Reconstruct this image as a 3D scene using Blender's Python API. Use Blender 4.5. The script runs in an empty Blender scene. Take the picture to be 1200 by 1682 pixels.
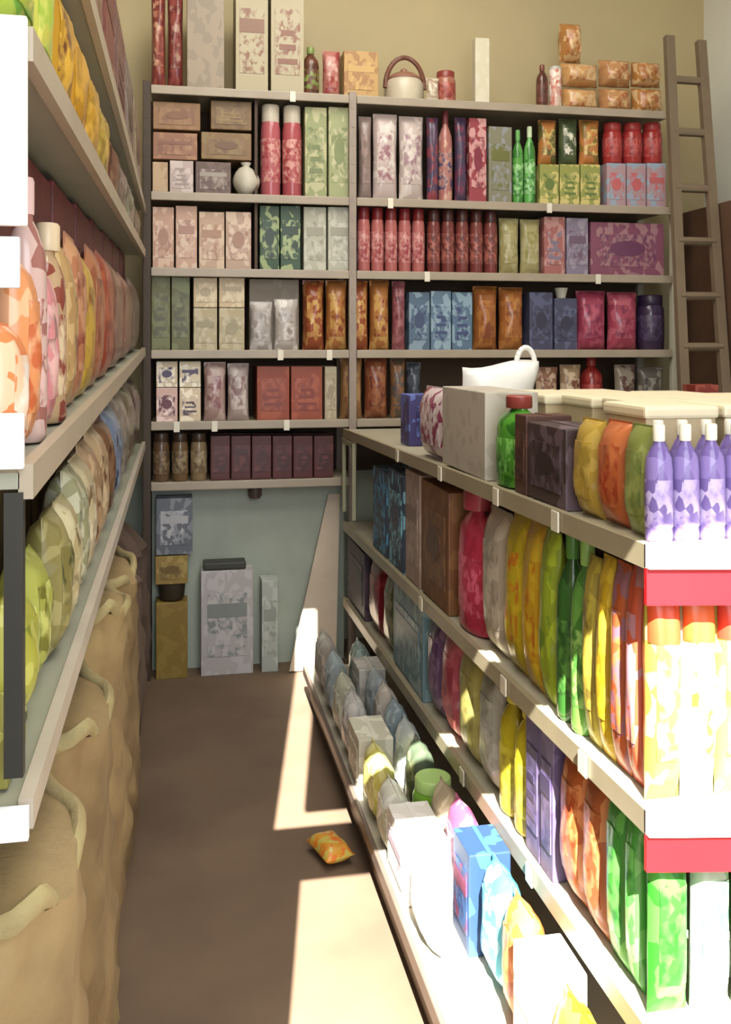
import bpy, bmesh, math, random
from math import sin, cos, tan, atan, pi
from mathutils import Vector, Matrix
R = random.Random(7)
S = bpy.context.scene
C = S.collection
# ------------------------------------------------------------------ camera
H = 1.38; FP = 1550.0; HY = 570.0
YAW = atan(303 / FP)
cd = bpy.data.cameras.new('camera'); cam = bpy.data.objects.new('camera', cd); C.objects.link(cam)
cd.sensor_width = 36; cd.lens = 36 * FP / 1682; cd.shift_y = (HY - 841) / 1682
cd.clip_start = 0.02
cam.location = (0, 0, H); cam.rotation_euler = (pi / 2, 0, -YAW); S.camera = cam
# ------------------------------------------------------------------ light
S.view_settings.view_transform = 'Standard'; S.view_settings.look = 'None'
S.view_settings.gamma = 1; S.view_settings.use_curve_mapping = False
S.view_settings.exposure = 0.0
w = bpy.data.worlds.new('sky'); S.world = w; w.use_nodes = True
w.node_tree.nodes['Background'].inputs[0].default_value = (0.75, 0.87, 1, 1)
w.node_tree.nodes['Background'].inputs[1].default_value = 1.6
SUN = Vector((0.17, 1.0, -0.98))
l = bpy.data.lights.new('sun', 'SUN'); l.energy = 48; l.angle = 0.004; l.color = (1, .97, .9)
o = bpy.data.objects.new('sun', l); C.objects.link(o)
o.rotation_euler = SUN.to_track_quat('-Z', 'Y').to_euler(); o.location = (-1, -6, 7)
def area(name, loc, sx, sy, e, col, aim):
    l = bpy.data.lights.new(name, 'AREA'); l.shape = 'RECTANGLE'; l.size = sx; l.size_y = sy
    l.energy = e; l.color = col
    o = bpy.data.objects.new(name, l); C.objects.link(o); o.location = loc
    o.rotation_euler = (Vector(aim) - Vector(loc)).to_track_quat('-Z', 'Y').to_euler()
area('fill_light_back', (0.7, 2.7, 3.6), 1.4, 1.2, 47, (1, .95, .84), (0.7, 3.0, 0))  # added overhead fill for the back of the shop, no known fixture
area('fill_light_front', (0.3, 0.9, 3.6), 1.6, 1.0, 45, (1, .96, .88), (0.4, 2.0, 0))  # second added fill lamp, brightens the near half from above
area('daylight_fill', (0.45, -0.32, 1.9), 1.5, 1.6, 42, (.95, .98, 1), (0.45, 3, 1.3))  # added lamp behind the camera, imitates daylight coming in there

# ------------------------------------------------------------------ projection of photo pixels onto real planes
def ray(px, py):
    r = (px - 600) / FP
    return Vector((sin(YAW) + r * cos(YAW), cos(YAW) - r * sin(YAW), (HY - py) / FP))
def onY(px, py, Y):
    d = ray(px, py); return Vector((0, 0, H)) + d * (Y / d.y)
def onX(px, py, X):
    d = ray(px, py); return Vector((0, 0, H)) + d * (X / d.x)

# ------------------------------------------------------------------ materials
def lin(h):
    h = h.lstrip('#'); out = []
    for i in (0, 2, 4):
        c = int(h[i:i + 2], 16) / 255
        out.append(c / 12.92 if c <= .04045 else ((c + .055) / 1.055) ** 2.4)
    return tuple(out) + (1,)
_m = {}
def plain(c, rough=.5, metal=0, name='paint'):
    k = (c, rough, metal)
    if k in _m: return _m[k]
    m = bpy.data.materials.new(name); m.use_nodes = True; nt = m.node_tree
    b = nt.nodes['Principled BSDF']; b.inputs['Roughness'].default_value = rough; b.inputs['Metallic'].default_value = metal
    tc = nt.nodes.new('ShaderNodeTexCoord'); n = nt.nodes.new('ShaderNodeTexNoise'); n.inputs['Scale'].default_value = 9
    n.inputs['Detail'].default_value = 4
    nt.links.new(tc.outputs['Object'], n.inputs['Vector'])
    mx = nt.nodes.new('ShaderNodeMix'); mx.data_type = 'RGBA'
    L = lin(c); mx.inputs[6].default_value = tuple(v * .8 for v in L[:3]) + (1,); mx.inputs[7].default_value = tuple(min(1, v * 1.15) for v in L[:3]) + (1,)
    nt.links.new(n.outputs['Fac'], mx.inputs[0]); nt.links.new(mx.outputs[2], b.inputs['Base Color'])
    _m[k] = m; return m
def printed(c1, c2, c3, scale=18, rough=.38):
    """printed wrapping: a ground colour with patches of two more inks"""
    k = ('p', c1, c2, c3, scale, rough)
    if k in _m: return _m[k]
    m = bpy.data.materials.new('printed_wrapping'); m.use_nodes = True; nt = m.node_tree; N = nt.nodes.new; K = nt.links.new
    b = nt.nodes['Principled BSDF']; b.inputs['Roughness'].default_value = rough
    tc = N('ShaderNodeTexCoord'); mp = N('ShaderNodeMapping'); mp.inputs['Scale'].default_value = (1, 1, .75)
    mp.inputs['Location'].default_value = (R.random() * 5, R.random() * 5, R.random() * 5)
    K(tc.outputs['Object'], mp.inputs[0])
    n = N('ShaderNodeTexNoise'); n.inputs['Scale'].default_value = scale * 1.5; n.inputs['Detail'].default_value = 3
    v = N('ShaderNodeTexVoronoi'); v.inputs['Scale'].default_value = scale * 2.6
    K(mp.outputs[0], n.inputs['Vector']); K(mp.outputs[0], v.inputs['Vector'])
    r1 = N('ShaderNodeValToRGB'); r1.color_ramp.elements[0].position = .44; r1.color_ramp.elements[1].position = .6
    K(n.outputs['Fac'], r1.inputs[0])
    sp = N('ShaderNodeSeparateColor'); K(v.outputs['Color'], sp.inputs[0])
    r2 = N('ShaderNodeValToRGB'); r2.color_ramp.elements[0].position = .68; r2.color_ramp.elements[1].position = .7
    K(sp.outputs[0], r2.inputs[0])
    a = N('ShaderNodeMix'); a.data_type = 'RGBA'; a.inputs[6].default_value = lin(c1); a.inputs[7].default_value = lin(c2); K(r1.outputs[0], a.inputs[0])
    c = N('ShaderNodeMix'); c.data_type = 'RGBA'; K(a.outputs[2], c.inputs[6]); c.inputs[7].default_value = lin(c3); K(r2.outputs[0], c.inputs[0])
    K(c.outputs[2], b.inputs['Base Color'])
    _m[k] = m; return m
def woven(c1, c2, name='sackcloth'):
    k = ('w', c1, c2)
    if k in _m: return _m[k]
    m = bpy.data.materials.new(name); m.use_nodes = True; nt = m.node_tree; N = nt.nodes.new; K = nt.links.new
    b = nt.nodes['Principled BSDF']; b.inputs['Roughness'].default_value = .85
    tc = N('ShaderNodeTexCoord'); n = N('ShaderNodeTexNoise'); n.inputs['Scale'].default_value = 7; n.inputs['Detail'].default_value = 6
    K(tc.outputs['Object'], n.inputs['Vector'])
    r = N('ShaderNodeValToRGB'); r.color_ramp.elements[0].position = .35; r.color_ramp.elements[1].position = .65
    r.color_ramp.elements[0].color = lin(c1); r.color_ramp.elements[1].color = lin(c2); K(n.outputs['Fac'], r.inputs[0]); K(r.outputs[0], b.inputs['Base Color'])
    wv = N('ShaderNodeTexNoise'); wv.inputs['Scale'].default_value = 160; K(tc.outputs['Object'], wv.inputs['Vector'])
    bp = N('ShaderNodeBump'); bp.inputs['Strength'].default_value = .35; bp.inputs['Distance'].default_value = .004
    K(wv.outputs['Fac'], bp.inputs['Height']); K(bp.outputs[0], b.inputs['Normal'])
    _m[k] = m; return m

# ------------------------------------------------------------------ mesh helpers
def obj(name, bm, mat, parent=None, smooth=False):
    me = bpy.data.meshes.new(name)
    bmesh.ops.recalc_face_normals(bm, faces=bm.faces)
    bm.to_mesh(me); bm.free(); me.materials.append(mat)
    if smooth:
        for p in me.polygons: p.use_smooth = True
        try: me.set_sharp_from_angle(angle=math.radians(45))
        except Exception: pass
    o = bpy.data.objects.new(name, me); C.objects.link(o)
    if parent: o.parent = parent
    return o
def add_box(bm, c, s, bev=0):
    t = bmesh.new(); bmesh.ops.create_cube(t, size=1)
    bmesh.ops.scale(t, vec=s, verts=t.verts)
    if bev: bmesh.ops.bevel(t, geom=t.edges[:], offset=min(bev, min(s) * .45), segments=2, affect='EDGES', profile=.6)
    bmesh.ops.translate(t, vec=c, verts=t.verts)
    me = bpy.data.meshes.new('t'); t.to_mesh(me); t.free(); bm.from_mesh(me); bpy.data.meshes.remove(me)
def box(c, s, bev=0):
    bm = bmesh.new(); add_box(bm, c, s, bev); return bm
def span(a, b, bev=0):
    return box([(a[i] + b[i]) / 2 for i in range(3)], [abs(b[i] - a[i]) for i in range(3)], bev)
def lathe(prof, n=20, ex=1, ey=1, bm=None, off=(0, 0, 0)):
    bm = bm or bmesh.new(); rings = []
    for r, z in prof:
        rings.append([bm.verts.new((off[0] + r * ex * cos(2 * pi * i / n), off[1] + r * ey * sin(2 * pi * i / n), off[2] + z)) for i in range(n)])
    for a, b in zip(rings, rings[1:]):
        for i in range(n): bm.faces.new((a[i], a[(i + 1) % n], b[(i + 1) % n], b[i]))
    bm.faces.new(rings[0][::-1]); bm.faces.new(rings[-1]); return bm
def bar(a, b, r, bm=None, n=8):
    bm = bm or bmesh.new(); a = Vector(a); b = Vector(b); q = (b - a).to_track_quat('Z', 'Y'); rings = []
    for p in (a, b):
        rings.append([bm.verts.new(p + q @ Vector((r * cos(2 * pi * i / n), r * sin(2 * pi * i / n), 0))) for i in range(n)])
    for i in range(n): bm.faces.new((rings[0][i], rings[0][(i + 1) % n], rings[1][(i + 1) % n], rings[1][i]))
    bm.faces.new(rings[0][::-1]); bm.faces.new(rings[1]); return bm
ALL = []
def tag(o, label, cat, group=None):
    o['label'] = label; o['category'] = cat
    if group: o['group'] = group
    ALL.append(o); return o
def empty(name, loc, rz=0):
    o = bpy.data.objects.new(name, None); C.objects.link(o); o.location = loc; o.rotation_euler = (0, 0, rz)
    o.empty_display_size = .05; return o
def struct(name, bm, m):
    o = obj(name, bm, m); o['kind'] = 'structure'; return o

# ------------------------------------------------------------------ the room
XL_, XR_, YB_, ZC = -0.62, 2.62, 4.40, 4.75
def floor_mat():
    m = bpy.data.materials.new('brown_floor'); m.use_nodes = True; nt = m.node_tree; N = nt.nodes.new; K = nt.links.new
    b = nt.nodes['Principled BSDF']; b.inputs['Roughness'].default_value = .75
    tc = N('ShaderNodeTexCoord'); n = N('ShaderNodeTexNoise'); n.inputs['Scale'].default_value = 3; n.inputs['Detail'].default_value = 8
    K(tc.outputs['Object'], n.inputs['Vector'])
    r = N('ShaderNodeValToRGB'); r.color_ramp.elements[0].position = .3; r.color_ramp.elements[1].position = .75
    r.color_ramp.elements[0].color = lin('5b493a'); r.color_ramp.elements[1].color = lin('705c49'); K(n.outputs['Fac'], r.inputs[0]); K(r.outputs[0], b.inputs['Base Color'])
    return m
def wall_mat(up, lo, zsplit):
    m = bpy.data.materials.new('painted_plaster'); m.use_nodes = True; nt = m.node_tree; N = nt.nodes.new; K = nt.links.new
    b = nt.nodes['Principled BSDF']; b.inputs['Roughness'].default_value = .7
    tc = N('ShaderNodeTexCoord'); sx = N('ShaderNodeSeparateXYZ'); K(tc.outputs['Object'], sx.inputs[0])
    g = N('ShaderNodeMath'); g.operation = 'GREATER_THAN'; g.inputs[1].default_value = zsplit; K(sx.outputs['Z'], g.inputs[0])
    n = N('ShaderNodeTexNoise'); n.inputs['Scale'].default_value = 2.2; n.inputs['Detail'].default_value = 5; K(tc.outputs['Object'], n.inputs['Vector'])
    mx = N('ShaderNodeMix'); mx.data_type = 'RGBA'; mx.inputs[6].default_value = lin(lo); mx.inputs[7].default_value = lin(up); K(g.outputs[0], mx.inputs[0])
    hs = N('ShaderNodeHueSaturation'); K(mx.outputs[2], hs.inputs['Color'])
    ma = N('ShaderNodeMapRange'); ma.inputs[3].default_value = .85; ma.inputs[4].default_value = 1.12; K(n.outputs['Fac'], ma.inputs[0]); K(ma.outputs[0], hs.inputs['Value'])
    K(hs.outputs[0], b.inputs['Base Color']); return m
struct('floor', span((XL_ - .1, -.6, -.1), (XR_ + .1, YB_ + .1, 0)), floor_mat())
struct('wall_back', span((XL_ - .1, YB_, 0), (XR_ + .1, YB_ + .1, ZC)), wall_mat('b3a47e', 'a3ab9d', .80))
struct('wall_left', span((XL_ - .1, -.3, 0), (XL_, YB_, ZC)), wall_mat('ab9c7a', '939c90', .80))
struct('wall_right', span((XR_, -.3, 0), (XR_ + .1, YB_, ZC)), wall_mat('dcdcd2', 'b9bcb4', .80))
struct('ceiling', span((XL_ - .1, -.3, ZC), (XR_ + .1, YB_ + .1, ZC + .1)), plain('cfc8b4', .8))
# unseen front wall behind the camera, its openings cut to shape the sun patches
fb = bmesh.new(); y0, y1 = -.29, -.26
DX0, DX1, DZ = -.157, 1.25, 2.66; TX0, TX1, TZ0, TZ1 = -.245, .31, 2.90, 4.47
def fr(x0, x1, z0, z1): add_box(fb, ((x0 + x1) / 2, (y0 + y1) / 2, (z0 + z1) / 2), (x1 - x0, y1 - y0, z1 - z0))
fr(XL_ - .1, TX0, 0, ZC); fr(TX0, DX0, 0, TZ0); fr(DX0, DX1, DZ, TZ0); fr(DX1, XR_ + .1, 0, TZ0)
fr(TX0 + .085, XR_ + .1, TZ0 + .105, ZC); fr(TX1, XR_ + .1, TZ0, TZ0 + .105); fr(TX0, TX0 + .085, TZ1, ZC)
struct('wall_front_sun_mask', fb, plain('b8ad92', .8))  # added out of view to mask the sun into a patch and streak

# ------------------------------------------------------------------ goods
def solid(c, rough=.4): return plain(c, rough)
def carton(w, d, h, c1, c2, c3, loc, rz, label, cat='box', group=None, name='carton', detail=True):
    rt = empty(name, loc, rz)
    obj('body', box((0, 0, h / 2), (w, d, h), .003), printed(c1, c1, c2, 14, .5), rt)
    if detail:
        p = obj('front_print', box((0, -d / 2 - .0008, h * .48), (w * .76, .0024, h * .6), .0004), printed(c2, c3, c1, 26, .42), rt)
        em = R.randrange(3)
        if em == 0: obj('emblem', lathe([(.24, -.001), (.24, .001)], 18, w, h * .6), solid(c3), p).matrix_local = Matrix.Translation((0, -d / 2 - .003, h * .52)) @ Matrix.Rotation(pi / 2, 4, 'X')
        elif em == 1: obj('title_band', box((0, -d / 2 - .0025, h * .62), (w * .76, .0016, h * .13)), solid(c3), p)
        else:
            for k in range(3): obj('text_line', box((0, -d / 2 - .0025, h * (.3 + .13 * k)), (w * (.6 - .1 * k), .0016, h * .05)), solid(c3), p)
        obj('lid_seam', box((0, 0, h + .0006), (w * .985, d * .12, .0016)), solid(c2, .5), rt)
    return tag(rt, label, cat, group)
def bottle(w, d, h, c1, c2, c3, loc, rz, label, cat='bottle', group=None, name='bottle', capc=None):
    rt = empty(name, loc, rz); k = d / w
    prof = [(.42, 0), (.48, .015), (.5, .05), (.5, .62), (.46, .72), (.3, .8), (.19, .84), (.18, .9)]
    obj('body', lathe([(r * w, z * h) for r, z in prof], 22, 1, k), printed(c1, c1, c3, 16, .2), rt, True)
    cp = [(.21, .86), (.22, .87), (.22, .985), (.19, 1.0)]
    obj('cap', lathe([(r * w, z * h) for r, z in cp], 16, 1, max(k, .8)), solid(capc or c2, .35), rt, True)
    obj('paper_label', lathe([(.504 * w, .14 * h), (.512 * w, .15 * h), (.512 * w, .53 * h), (.504 * w, .54 * h)], 22, 1, k), printed(c2, c3, c1, 34, .4), rt, True)
    return tag(rt, label, cat, group)
def jar(w, d, h, c1, c2, c3, loc, rz, label, cat='jar', group=None, name='jar', capc=None):
    rt = empty(name, loc, rz); k = d / w
    prof = [(.44, 0), (.49, .03), (.49, .72), (.45, .8), (.4, .83)]
    obj('body', lathe([(r * w, z * h) for r, z in prof], 20, 1, k), solid(c1, .2), rt, True)
    obj('lid', lathe([(.42 * w, .81 * h), (.44 * w, .82 * h), (.44 * w, .98 * h), (.41 * w, h)], 20, 1, k), solid(capc or c2, .35), rt, True)
    obj('paper_label', lathe([(.493 * w, .16 * h), (.502 * w, .17 * h), (.502 * w, .62 * h), (.493 * w, .63 * h)], 20, 1, k), printed(c2, c3, c1, 34, .4), rt, True)
    return tag(rt, label, cat, group)
def can(w, d, h, c1, c2, c3, loc, rz, label, cat='tin', group=None, name='tin_can', capc=None):
    rt = empty(name, loc, rz); k = 1
    obj('body', lathe([(.48 * w, 0), (.49 * w, .02 * h), (.48 * w, .05 * h), (.48 * w, .95 * h), (.49 * w, .97 * h), (.48 * w, h)], 20, 1, k), solid('b9b5ac', .3), rt, True)
    obj('paper_label', lathe([(.482 * w, .07 * h), (.49 * w, .075 * h), (.49 * w, .925 * h), (.482 * w, .93 * h)], 20, 1, k), printed(c1, c2, c3, 26, .35), rt, True)
    return tag(rt, label, cat, group)
def pillow(w, d, h, off=0, x0=-1, x1=1, z0=0, z1=1, n=8, m=12, seed=0, front=False):
    """a filled pouch between flat seals; front=True gives only the patch that carries the print"""
    rr = random.Random(seed); ph = rr.random() * 6; bm = bmesh.new()
    def dep(u, v):
        a = max(0, 1 - abs(u) ** 3.2) ** .6; b = max(0, 1 - abs(2 * v - 1) ** 3) ** .6
        return d / 2 * a * b * (1 + .10 * sin(5 * u + ph) * cos(9 * v + ph)) + .0008
    def width(v): return w / 2 * (1 - .06 * sin(pi * v) + .012 * sin(14 * v + ph))
    sides = []
    for sgn in ((-1,) if front else (-1, 1)):
        g = []
        for j in range(m + 1):
            v = z0 + (z1 - z0) * j / m; row = []
            for i in range(n + 1):
                u = x0 + (x1 - x0) * i / n
                row.append(bm.verts.new((u * width(v), sgn * (dep(u, v) + off), v * h)))
            g.append(row)
        sides.append(g)
        for j in range(m):
            for i in range(n): bm.faces.new((g[j][i], g[j][i + 1], g[j + 1][i + 1], g[j + 1][i]))
    if front:
        g = sides[0]; bk = [[bm.verts.new(v.co + Vector((0, off * .9, 0))) for v in row] for row in g]
        sides.append(bk)
        for j in range(m):
            for i in range(n): bm.faces.new((bk[j][i], bk[j + 1][i], bk[j + 1][i + 1], bk[j][i + 1]))
    a, b = sides
    for j in range(m):
        bm.faces.new((a[j][0], a[j + 1][0], b[j + 1][0], b[j][0])); bm.faces.new((a[j][n], b[j][n], b[j + 1][n], a[j + 1][n]))
    for i in range(n):
        bm.faces.new((a[0][i], b[0][i], b[0][i + 1], a[0][i + 1])); bm.faces.new((a[m][i], a[m][i + 1], b[m][i + 1], b[m][i]))
    return bm
def pouch(w, d, h, c1, c2, c3, loc, rz, label, cat='packet', group=None, name='pouch', rough=.28, header=None):
    rt = empty(name, loc, rz); sd = R.random()
    obj('body', pillow(w, d, h, seed=sd), printed(c1, c1, c2, 15, rough), rt, True)
    obj('front_print', pillow(w, d, h, .0016, -.72, .72, .2, .78, 6, 6, sd, True), printed(c2, c3, c1, 24, rough), rt, True)
    if header: obj('header', pillow(w, d, h, .0022, -.97, .97, .74, .985, 8, 5, sd, True), solid(header, .35), rt, True)
    sb = bmesh.new()
    for i in range(10):
        add_box(sb, ((-.5 + (i + .5) / 10) * w * .97, 0, h - .008), (w * .07, .003, .02))
    add_box(sb, (0, 0, h - .008), (w * .97, .0018, .021))
    obj('top_seal', sb, solid(c1, .3), rt)
    return tag(rt, label, cat, group)
def sack(w, d, h, c1, c2, loc, rz, label, group=None, neck=True, rim=None, name='sack'):
    rt = empty(name, loc, rz); ph = R.random() * 6; bm = bmesh.new(); n = 56; m = 34; rings = []
    for j in range(m + 1):
        v = j / m
        if neck: pr = (0.86 + .16 * sin(pi * min(1, v * 1.25))) if v < .72 else max(.16, 1 - ((v - .72) / .2) ** 1.3 * .84) if v < .9 else .16 + (v - .9) * 2.2
        else: pr = .98 + .05 * sin(pi * v)
        ring = []
        for i in range(n):
            t = 2 * pi * i / n; e = .62
            cx = abs(cos(t)) ** e * (1 if cos(t) >= 0 else -1); cy = abs(sin(t)) ** e * (1 if sin(t) >= 0 else -1)
            f = pr * (1 + .035 * sin(3 * t + ph + 4 * v) + .03 * sin(9 * v + 2 * t + ph) + (.06 if neck and v > .6 else .012) * sin(11 * t + ph))
            f *= 1 + .028 * sin(14 * v + 5 * t + 2 * ph) * sin(23 * v - 3 * t) + .02 * sin(37 * v + 9 * t + ph) + .014 * sin(61 * v - 13 * t + 2 * ph) * sin(17 * v + ph)
            z = h * v * (1 + .0 * t) + (.02 * h * sin(2 * t + ph) * v if not neck else 0)
            ring.append(bm.verts.new((cx * w / 2 * f, cy * d / 2 * f, z)))
        rings.append(ring)
    for a, b in zip(rings, rings[1:]):
        for i in range(n): bm.faces.new((a[i], a[(i + 1) % n], b[(i + 1) % n], b[i]))
    bm.faces.new(rings[0][::-1])
    if neck: bm.faces.new(rings[-1])
    else:
        lb_ = bmesh.new(); rg = []
        for j in range(11):
            q = .9 * (1 - j / 10)
            rg.append([lb_.verts.new((abs(cos(t)) ** .62 * (1 if cos(t) >= 0 else -1) * w / 2 * q, abs(sin(t)) ** .62 * (1 if sin(t) >= 0 else -1) * d / 2 * q,
                h * (.955 + .035 * (j / 10)) + .007 * sin(13 * t + 3 * j) * (j < 10) + .005 * sin(7 * j + t * 4) * (j < 10))) for t in [2 * pi * i / 40 for i in range(40)]])
        for a_, b_ in zip(rg, rg[1:]):
            for i in range(40): lb_.faces.new((a_[i], a_[(i + 1) % 40], b_[(i + 1) % 40], b_[i]))
        lb_.faces.new(rg[0][::-1])
        bmesh.ops.remove_doubles(lb_, verts=lb_.verts, dist=.0005)
        obj('contents', lb_, printed('7c6240', '94784e', '5c4630', 30, .8), rt, True)
        bm.faces.new(rings[-1])
    obj('body', bm, woven(c1, c2), rt, True)
    if neck:
        obj('neck_tie', lathe([(.1 * w, .885 * h), (.115 * w, .89 * h), (.115 * w, .91 * h), (.1 * w, .915 * h)], 16, 1, d / w), solid('6b5530', .8), rt, True)
    else:
        tb = bmesh.new(); k = 8; rg = []
        for i in range(n):
            t = 2 * pi * i / n; e = .62
            cx = abs(cos(t)) ** e * (1 if cos(t) >= 0 else -1); cy = abs(sin(t)) ** e * (1 if sin(t) >= 0 else -1)
            f = .97 * (1 + .04 * sin(3 * t + ph + 4) + .04 * sin(7 * t))
            cc = Vector((cx * w / 2 * f, cy * d / 2 * f, h * (1 + .02 * sin(2 * t + ph)) + .014 * sin(5 * t + ph) + .008 * sin(9 * t)))
            out = Vector((cos(t), sin(t), 0)); rg.append([tb.verts.new(cc + out * .010 * cos(2 * pi * q / k) + Vector((0, 0, .013 * sin(2 * pi * q / k)))) for q in range(k)])
        for i in range(n):
            for q in range(k): tb.faces.new((rg[i][q], rg[(i + 1) % n][q], rg[(i + 1) % n][(q + 1) % k], rg[i][(q + 1) % k]))
        obj('rolled_rim', tb, woven(rim or c1, 'a09468'), rt, True)
    return tag(rt, label, 'sack', group)
KIND = dict(C=carton, B=bottle, J=jar, N=can, P=pouch)

# ------------------------------------------------------------------ back rack
YB = 4.0
LV = [2.46, 2.02, 1.705, 1.364, 1.067, .816]
def bx(px): return onY(px, 500, YB).x
XA, XM, XE = bx(241), bx(579), bx(1108)
rk = empty('wall_shelf_rack', (XA, YB, 0))
tag(rk, 'beige metal shelving rack standing across the back wall', 'shelving')
def rpart(n, bm, m):
    bmesh.ops.translate(bm, vec=(-XA, -YB, 0), verts=bm.verts); return obj(n, bm, m, rk)
edge_m = plain('a99c84', .45, .1); dark_m = plain('3d2f22', .6); pale_m = plain('b7b4a2', .5)
for x, m in ((XA, dark_m), (XM, plain('93857a', .5)), (XE, pale_m)):
    b = bmesh.new(); add_box(b, (x, YB + .01, 1.24), (.032, .03, 2.48), .003)
    for k in range(30): add_box(b, (x, YB - .006, .1 + k * .08), (.01, .003, .03))
    rpart('upright', b, m)
    rpart('upright', span((x - .016, YB + .33, 0), (x + .016, YB + .36, 2.48), .003), m)
for i, z in enumerate(LV):
    for (a, b) in ((XA, XM), (XM, XE)):
        if i == 5 and a == XM: continue
        s = bmesh.new(); add_box(s, ((a + b) / 2, YB + .18, z - .008), (b - a - .034, .34, .014))
        so = rpart('shelf_board', s, edge_m)
        le = bmesh.new(); add_box(le, ((a + b) / 2 - XA, -.004, z - .014), (b - a - .034, .012, .036), .004)
        obj('front_lip', le, plain('9c8f7e', .4), so)
rpart('back_panel', span((XA, YB + .362, .80), (XE, YB + .372, 2.45)), plain('4a3a2c', .8))
rpart('lower_panel', span((XA + .017, YB + .125, .0), (XM - .017, YB + .135, .79)), plain('a2aa9c', .6))
rpart('partition', span((bx(421) - .006, YB + .02, 1.71), (bx(421) + .006, YB + .35, 2.44)), plain('4a382c', .7))
# price clips
for i, xs in ((4, (290, 352, 470)), (3, (460, 540)), (1, (640, 900)), (2, (700, 980)), (0, (480,))):
    for px in xs:
        rpart('price_clip', span((bx(px) - .012, YB - .016, LV[i] - .04), (bx(px) + .012, YB - .011, LV[i] + .004), .001), plain('d8d2c2', .5))
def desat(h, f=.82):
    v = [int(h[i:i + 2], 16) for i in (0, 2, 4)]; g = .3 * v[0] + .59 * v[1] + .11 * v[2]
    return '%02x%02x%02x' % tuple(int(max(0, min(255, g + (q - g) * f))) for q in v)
def back(kind, x0, x1, ytop, lev, cs, label, cat=None, group=None, ybot=None, n=1, d=None, set_=.03, **kw):
    """goods between photo columns x0..x1, standing on level lev of the back rack"""
    yf = YB + set_
    z0 = LV[lev] if ybot is None else onY((x0 + x1) / 2, ybot, yf).z
    z0 = max(z0, LV[lev]) ; zt = onY((x0 + x1) / 2, ytop, yf).z
    if ybot is None: z0 += .0005
    a, b = onY(x0, 500, yf).x, onY(x1, 500, yf).x; wd = (b - a) / n
    h = zt - z0
    if lev and h > LV[lev - 1] - .03 - z0: h = LV[lev - 1] - .03 - z0
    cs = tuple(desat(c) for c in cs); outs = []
    if 'capc' in kw: kw['capc'] = desat(kw['capc'])
    for k in range(n):
        if kind in 'BJN': dd = min(wd * .96, .2); dd = dd if d is None else d
        else: dd = d or (.2 if kind == 'C' else .06)
        ww = wd * (.97 if kind == 'C' else .96)
        kws = dict(kw)
        if cat: kws['cat'] = cat
        lb = label[k] if isinstance(label, (list, tuple)) else label
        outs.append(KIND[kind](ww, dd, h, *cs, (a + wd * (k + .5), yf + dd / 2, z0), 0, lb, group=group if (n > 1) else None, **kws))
    return outs
# --- on top of the rack
back('P', 247, 272, -40, 0, ('7d2f2a', '9a4a3a', 'b98a6a'), 'tall red-brown bag on top of the back rack, at its left end', d=.09)
back('P', 274, 301, -30, 0, ('8c3a34', '702424', 'a4796a'), 'tall dark red bag on top of the rack beside the grey-beige carton', d=.09)
back('C', 306, 369, -30, 0, ('97856f', '8a7a66', '9c8c74'), 'plain tall grey-beige carton on top of the back rack', detail=False)
back('C', 386, 441, -25, 0, ('a89a78', 'a89a78', '83533a'), 'tall cream carton with brown leaf mark, the left one of two', name='carton')
back('C', 444, 500, -25, 0, ('a99b7a', 'a99b7a', '87523c'), 'tall cream carton with brown leaf mark, the right one of two', name='carton')
for px, nm in ((414, 0), (471, 0)):
    pass
back('B', 497, 526, 74, 0, ('55301f', '74883a', '6a3a28'), 'small dark brown bottle beside the cream cartons on top of the rack')
back('P', 530, 560, 82, 0, ('b0675a', '9c3a38', 'd3a494'), 'small pink packet on top of the rack, right of the dark bottle', d=.05)
back('C', 564, 622, 84, 0, ('b98d4c', 'a2703c', 'c49a52'), 'yellow-tan box on top of the back rack beside the brown-lidded pot')
# lidded pot with a ring handle
p0 = onY(663, 500, YB + .15); pz = LV[0] + .001
pt = empty('serving_pot', (p0.x, YB + .15, pz)); tag(pt, 'white pot with brown arched handle on top of the back rack', 'pot')
obj('body', lathe([(.06, 0), (.085, .01), (.09, .05), (.088, .1), (.078, .12)], 24), plain('c3b8a2', .3), pt, True)
obj('lid', lathe([(.082, .12), (.083, .127), (.05, .15), (.015, .158), (.015, .17), (.008, .176)], 24), plain('9a6a58', .4), pt, True)
hb = bmesh.new(); prev = None
for k in range(15):
    t = pi * k / 14; q = (-.09 * cos(t), -.02, .08 + .14 * sin(t))
    if prev: bar(prev, q, .011, hb)
    prev = q
obj('handle', hb, plain('6d4434', .5), pt, True)
back('P', 700, 722, 128, 0, ('c7b9a0', 'a08468', 'd8ceb8'), 'little cream packet on the rack top beside the red-lidded jar', d=.03)
back('J', 719, 753, 114, 0, ('a4604c', '8f2f28', 'b5584a'), 'small red-lidded jar standing alone on top of the back rack', d=None)
back('C', 780, 804, 62, 0, ('c9c0a2', 'cfc7ae', 'c9c0a2'), 'slim tall whitish block standing in for a pale streak above the back rack', d=.05, detail=False)  # invented block in place of a pale streak on the wall
back('B', 884, 903, 104, 0, ('5d2e22', '7a3d2e', '4c2a20'), 'small dark brown bottle on top of the rack left of the sacks')
back('N', 905, 926, 108, 0, ('d3b0a0', 'c9604c', 'e3d2c2'), 'narrow pink-white tin on top of the rack left of the sacks')
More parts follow.
